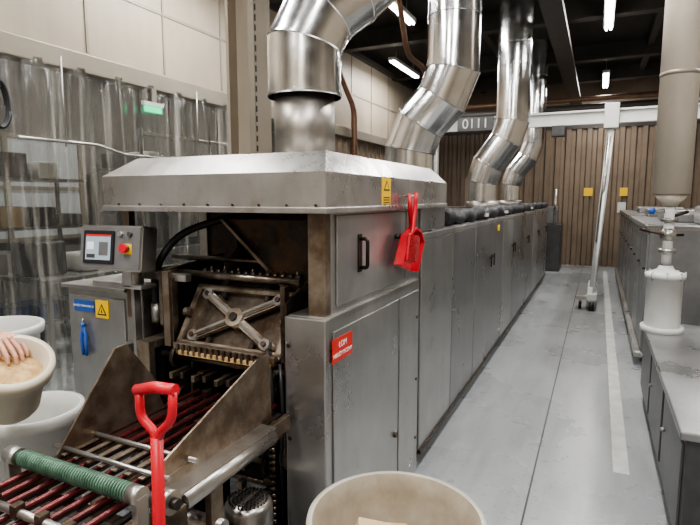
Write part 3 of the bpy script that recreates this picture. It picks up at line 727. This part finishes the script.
def hand(name,W,dirv,up,side,gripz):
    b=B(name); f=Vector(dirv).normalized();u=Vector(up).normalized();s=f.cross(u).normalized()*side; W=Vector(W)
    P=lambda a,c,d: W+f*a+s*c+u*d
    b.chain([P(-.10,0,0),P(-.02,0,0),P(.02,0,0)],[.034,.027,.028],SKIN)
    for k,c in enumerate((-.030,-.010,.010,.030)):
        b.chain([P(.01,c*.5,0),P(.05,c*.9,.0),P(.085,c,.004)],[.018,.016,.0125],SKIN)
    Ls=(.062,.074,.079,.070)
    for k,c in enumerate((-.033,-.012,.010,.032)):
        l=Ls[k]; c2=c*1.25
        b.chain([P(.085,c,.004),P(.085+l*.50,c2,-.008-gripz*.3*l),P(.085+l*.72,c2,-.012-gripz*l*.6),P(.085+l*.74,c2,-.016-gripz*l*.9)],[.0100,.0090,.0082,.0070],SKIN)
    b.chain([P(.02,.02,-.008),P(.055,.052,-.022),P(.082,.056,-.036),P(.10,.046,-.048)],[.016,.0125,.011,.009],SKIN)
    o=b.done(parent=wk); remesh(o,.0024,2); return o
hand('right_hand',(px+.53,py+.28,1.175),(1,.06,-.12),(0,0,1),1,.8)
hand('left_hand',(px+.36,py-.09,1.07),(1,.5,-.2),(0,0,1),-1,.5)
M2=Matrix.Translation((-1.97,1.18,1.0))@Euler((math.radians(10),math.radians(28),0)).to_matrix().to_4x4()
b=tub('pail',(0,0,-.11),.095,.125,.24,SACK,M=M2)
b.lathe((0,0,-.11),[(0,.19),(.06,.185),(.112,.17)],WAFER,seg=40,M=M2)
b.done()

# ---------------- right side ----------------
b=B('second_tunnel_oven')
xr=.46
b.box((xr+.01,5.9,.12),(2.0,13.2,1.40),GREY,bev=.01); b.box((xr+.12,5.9,0),(1.9,13.1,.12),BLACKM)
y=5.9;i=0
while y<12.9:
    b.box((xr-.008,y+.01,.18),(xr+.012,y+.72,1.34),PANEL if i%2 else GREY,bev=.006); b.cyl((xr-.03,y+.1,1.0),(xr-.008,y+.1,1.0),.012,BLACKM,seg=8); y+=.745;i+=1
b.box((xr-.03,5.9,1.38),(2.0,13.2,1.44),PANEL,bev=.01)
b.box((xr-.06,5.9,.10),(xr+.02,13.2,.16),STEEL,bev=.01)
for yv in (6.6,8.6,10.8): b.box((xr+.2,yv,1.44),(xr+.9,yv+.8,1.54),PANEL,bev=.02)
so=b.done()
b=B('batter_mixer')
b.box((.9,6.0,1.44),(1.5,6.5,1.62),STEELP,bev=.03); b.cyl((1.2,6.25,1.62),(1.2,6.25,1.9),.16,GREY,seg=24); b.cyl((1.2,6.25,1.9),(1.2,6.25,2.0),.1,STEELB,seg=24)
b.done(parent=so)
b=B('steel_cabinet')
xc=.385
b.box((xc+.03,2.7,.06),(1.7,5.0,.62),DGREY,bev=.01); b.box((xc+.07,2.75,0),(1.6,4.95,.06),BLACKM)
b.box((xc,2.66,.62),(1.72,5.04,.66),PANEL,bev=.008)
for y in (2.72,3.5,4.28): b.box((xc+.018,y,.12),(xc+.032,y+.7,.58),DGREY,bev=.006); b.cyl((xc,y+.6,.4),(xc+.02,y+.6,.4),.012,STEEL,seg=8)
b.done()
b=B('process_pipe')
c=(.50,4.72)
b.cyl((*c,.66),(*c,.70),.15,WHITE,seg=32); b.lathe((*c,.70),[(.125,0),(.125,.38),(.142,.38),(.142,.42),(.125,.42),(.06,.45),(.045,.48)],WHITE,seg=36)
for i in range(8):
    a=i/8*2*pi; b.cyl((c[0]+.135*math.cos(a),c[1]+.135*math.sin(a),1.07),(c[0]+.135*math.cos(a),c[1]+.135*math.sin(a),1.135),.008,STEEL,seg=8)
b.cyl((*c,1.15),(*c,1.66),.035,WHITE,seg=18); b.cyl((*c,1.28),(*c,1.31),.06,STEEL,seg=18); b.cyl((*c,1.52),(*c,1.55),.06,STEEL,seg=18)
b.sph((*c,1.42),.06,STEEL); b.tube([(c[0]+.1,c[1],1.42),(c[0]-.02,c[1]-.04,1.42),(c[0]-.2,c[1]-.04,1.46)],.011,BLACKM,seg=10)
b.cyl((c[0]-.11,c[1],1.6),(c[0]-.02,c[1],1.6),.013,STEEL,seg=10); b.sph((c[0]-.12,c[1],1.6),.026,BLUE2); b.cyl((c[0]+.02,c[1],1.56),(c[0]+.12,c[1],1.6),.013,BLACKM,seg=10)
b.cyl((*c,1.64),(*c,1.73),.05,BEIGEP,r2=.12,seg=28)
b.cyl((*c,1.73),(*c,ZC),.13,BEIGEP,seg=32)
for z in (2.6,3.6): b.cyl((*c,z),(*c,z+.03),.133,TRIMM,seg=32)
b.done()

# ---------------- gantry crane ----------------
b=B('gantry_crane')
gy=9.35; zb=2.86
b.box((-2.75,gy-.05,zb),(2.3,gy+.05,zb+.03),WHITE); b.box((-2.75,gy-.05,zb+.19),(2.3,gy+.05,zb+.22),WHITE); b.box((-2.75,gy-.012,zb+.03),(2.3,gy+.012,zb+.19),WHITE)
b.tube([(.12,gy,zb),(-.02,gy,.22)],.05,WHITE,seg=16)
b.tube([(.10,gy-.07,zb-.2),(.01,gy-.07,1.0)],.028,STEEL,seg=12)
b.box((.01,gy-.1,zb-.08),(.22,gy+.1,zb+.30),WHITE,bev=.01)
b.box((-.09,gy-.75,.16),(.05,gy+.75,.26),WHITE,bev=.01)
b.tube([(.08,gy,2.0),(.0,gy-.6,.26)],.02,WHITE,seg=10); b.tube([(.08,gy,2.0),(.0,gy+.6,.26)],.02,WHITE,seg=10)
for dy in (-.7,.7):
    b.cyl((-.06,gy+dy,.075),(.02,gy+dy,.075),.075,RUB,seg=24); b.box((-.075,gy+dy-.04,.06),(.035,gy+dy+.04,.17),STEEL,bev=.005)
b.box((-.24,gy-.7,.16),(-.02,gy-.45,.22),STEEL,bev=.005); b.cyl((-.20,gy-.6,.06),(-.16,gy-.6,.06),.06,RUB,seg=20); b.box((-.2,gy-.62,.06),(-.16,gy-.58,.17),STEEL)
for xx in (-2.7,2.25): b.box((xx-.05,gy-.05,0),(xx+.05,gy+.05,zb),WHITE,bev=.005)
b.box((-.75,gy-.1,zb-.17),(-.55,gy+.1,zb),DGREY,bev=.01)
gc=b.done()
b=B('number_plate'); b.box((-2.30,gy-.06,zb-.01),(-1.68,gy-.052,zb+.22),DGREY); b.done(parent=gc)
text('0111',(-1.99,gy-.063,zb+.105),FRONT,.23,TXTW,gc,'number_text')

b=B('far_equipment'); b.box((-1.3,13.0,0),(-.75,13.8,1.1),DGREY,bev=.02); b.box((-1.25,13.1,1.1),(-.85,13.6,1.5),GREY,bev=.02); b.cyl((-.9,13.0,1.1),(-.9,13.0,1.9),.03,STEEL); b.done()
b=B('wall_notice'); b.box((-.35,YB-.065,1.75),(-.15,YB-.055,1.95),YEL); b.box((.45,YB-.065,1.75),(.62,YB-.055,1.95),YEL); b.box((.42,YB-.065,1.35),(.6,YB-.055,1.6),WHITE); b.done()
b=B('cable_tray'); b.box((-.75,5,3.95),(-.5,YB,3.97),CBEAM); b.box((-.75,5,3.97),(-.74,YB,4.03),CBEAM); b.box((-.51,5,3.97),(-.5,YB,4.03),CBEAM)
for i in range(4): b.cyl((-.70+i*.05,5,3.99),(-.70+i*.05,YB,3.99),.018,RUB,seg=8)
for y in (6,9,12): b.cyl((-.62,y,3.97),(-.62,y,ZC),.01,CBEAM,seg=8)
b.done()
b=B('ventilation_pipe'); b.cyl((1.5,1,3.9),(1.5,YB,3.9),.12,DUCTD,seg=24)
for y in (3,7,11): b.cyl((1.5,y,3.9),(1.5,y,ZC),.012,STEEL,seg=8)
b.done()
b=B('overhead_pipe'); b.cyl((-4.2,12.0,3.7),(4.0,12.0,3.7),.05,COPPER,seg=16); b.done()
b=B('overhead_pipe'); b.cyl((-4.2,11.6,3.45),(4.0,11.6,3.45),.09,CBEAM,seg=16); b.done()

def lamp(x,y,z,power,L=1.5):
    b=B('fluorescent_lamp'); b.box((x-.07,y-L/2,z+.03),(x+.07,y+L/2,z+.09),WHITE,bev=.01)
    b.cyl((x-.03,y-L/2+.02,z+.015),(x-.03,y+L/2-.02,z+.015),.016,TUBE,seg=12); b.cyl((x+.03,y-L/2+.02,z+.015),(x+.03,y+L/2-.02,z+.015),.016,TUBE,seg=12)
    b.cyl((x,y-L/3,z+.09),(x,y-L/3,ZC),.006,STEEL,seg=6); b.cyl((x,y+L/3,z+.09),(x,y+L/3,ZC),.006,STEEL,seg=6)
    o=b.done()
    l=bpy.data.lights.new('tube_light','AREA'); l.shape='RECTANGLE'; l.size=.16; l.size_y=L; l.energy=power; l.color=(1,.98,.95)
    lo=bpy.data.objects.new('tube_light',l); bpy.context.collection.objects.link(lo); lo.location=(x,y,z-.02); setpar(lo,o)
P=72
for (x,y) in ((0,8.4),(0,13.0),(0,4.6),(0,1.0),(-3.6,10.2),(-3.5,4.3),(-3.0,1.4),(2.2,2.5),(2.2,6.5),(2.2,10.5),(-2.6,6.9),(0.2,-1.6)):  # the fixtures out of view are added as fill light
    lamp(x,y,4.2,P)
lamp(-1.7,-.6,4.2,115)  # unseen stronger fixture, added to brighten the oven front
for (x,y) in ((-6,2),(-6,5.5),(-6,9)): lamp(x,y,4.2,55)

w=bpy.data.worlds.new('World'); scene.world=w; w.use_nodes=True
w.node_tree.nodes['Background'].inputs[0].default_value=(.5,.5,.5,1); w.node_tree.nodes['Background'].inputs[1].default_value=.3

cam=bpy.data.cameras.new('Camera'); co=bpy.data.objects.new('Camera',cam); bpy.context.collection.objects.link(co)
cam.sensor_width=36; cam.lens=27; cam.clip_start=.05; cam.clip_end=100
co.location=(0,0,1.7); co.rotation_euler=(math.radians(83.0),0,math.radians(25.2))
scene.camera=co
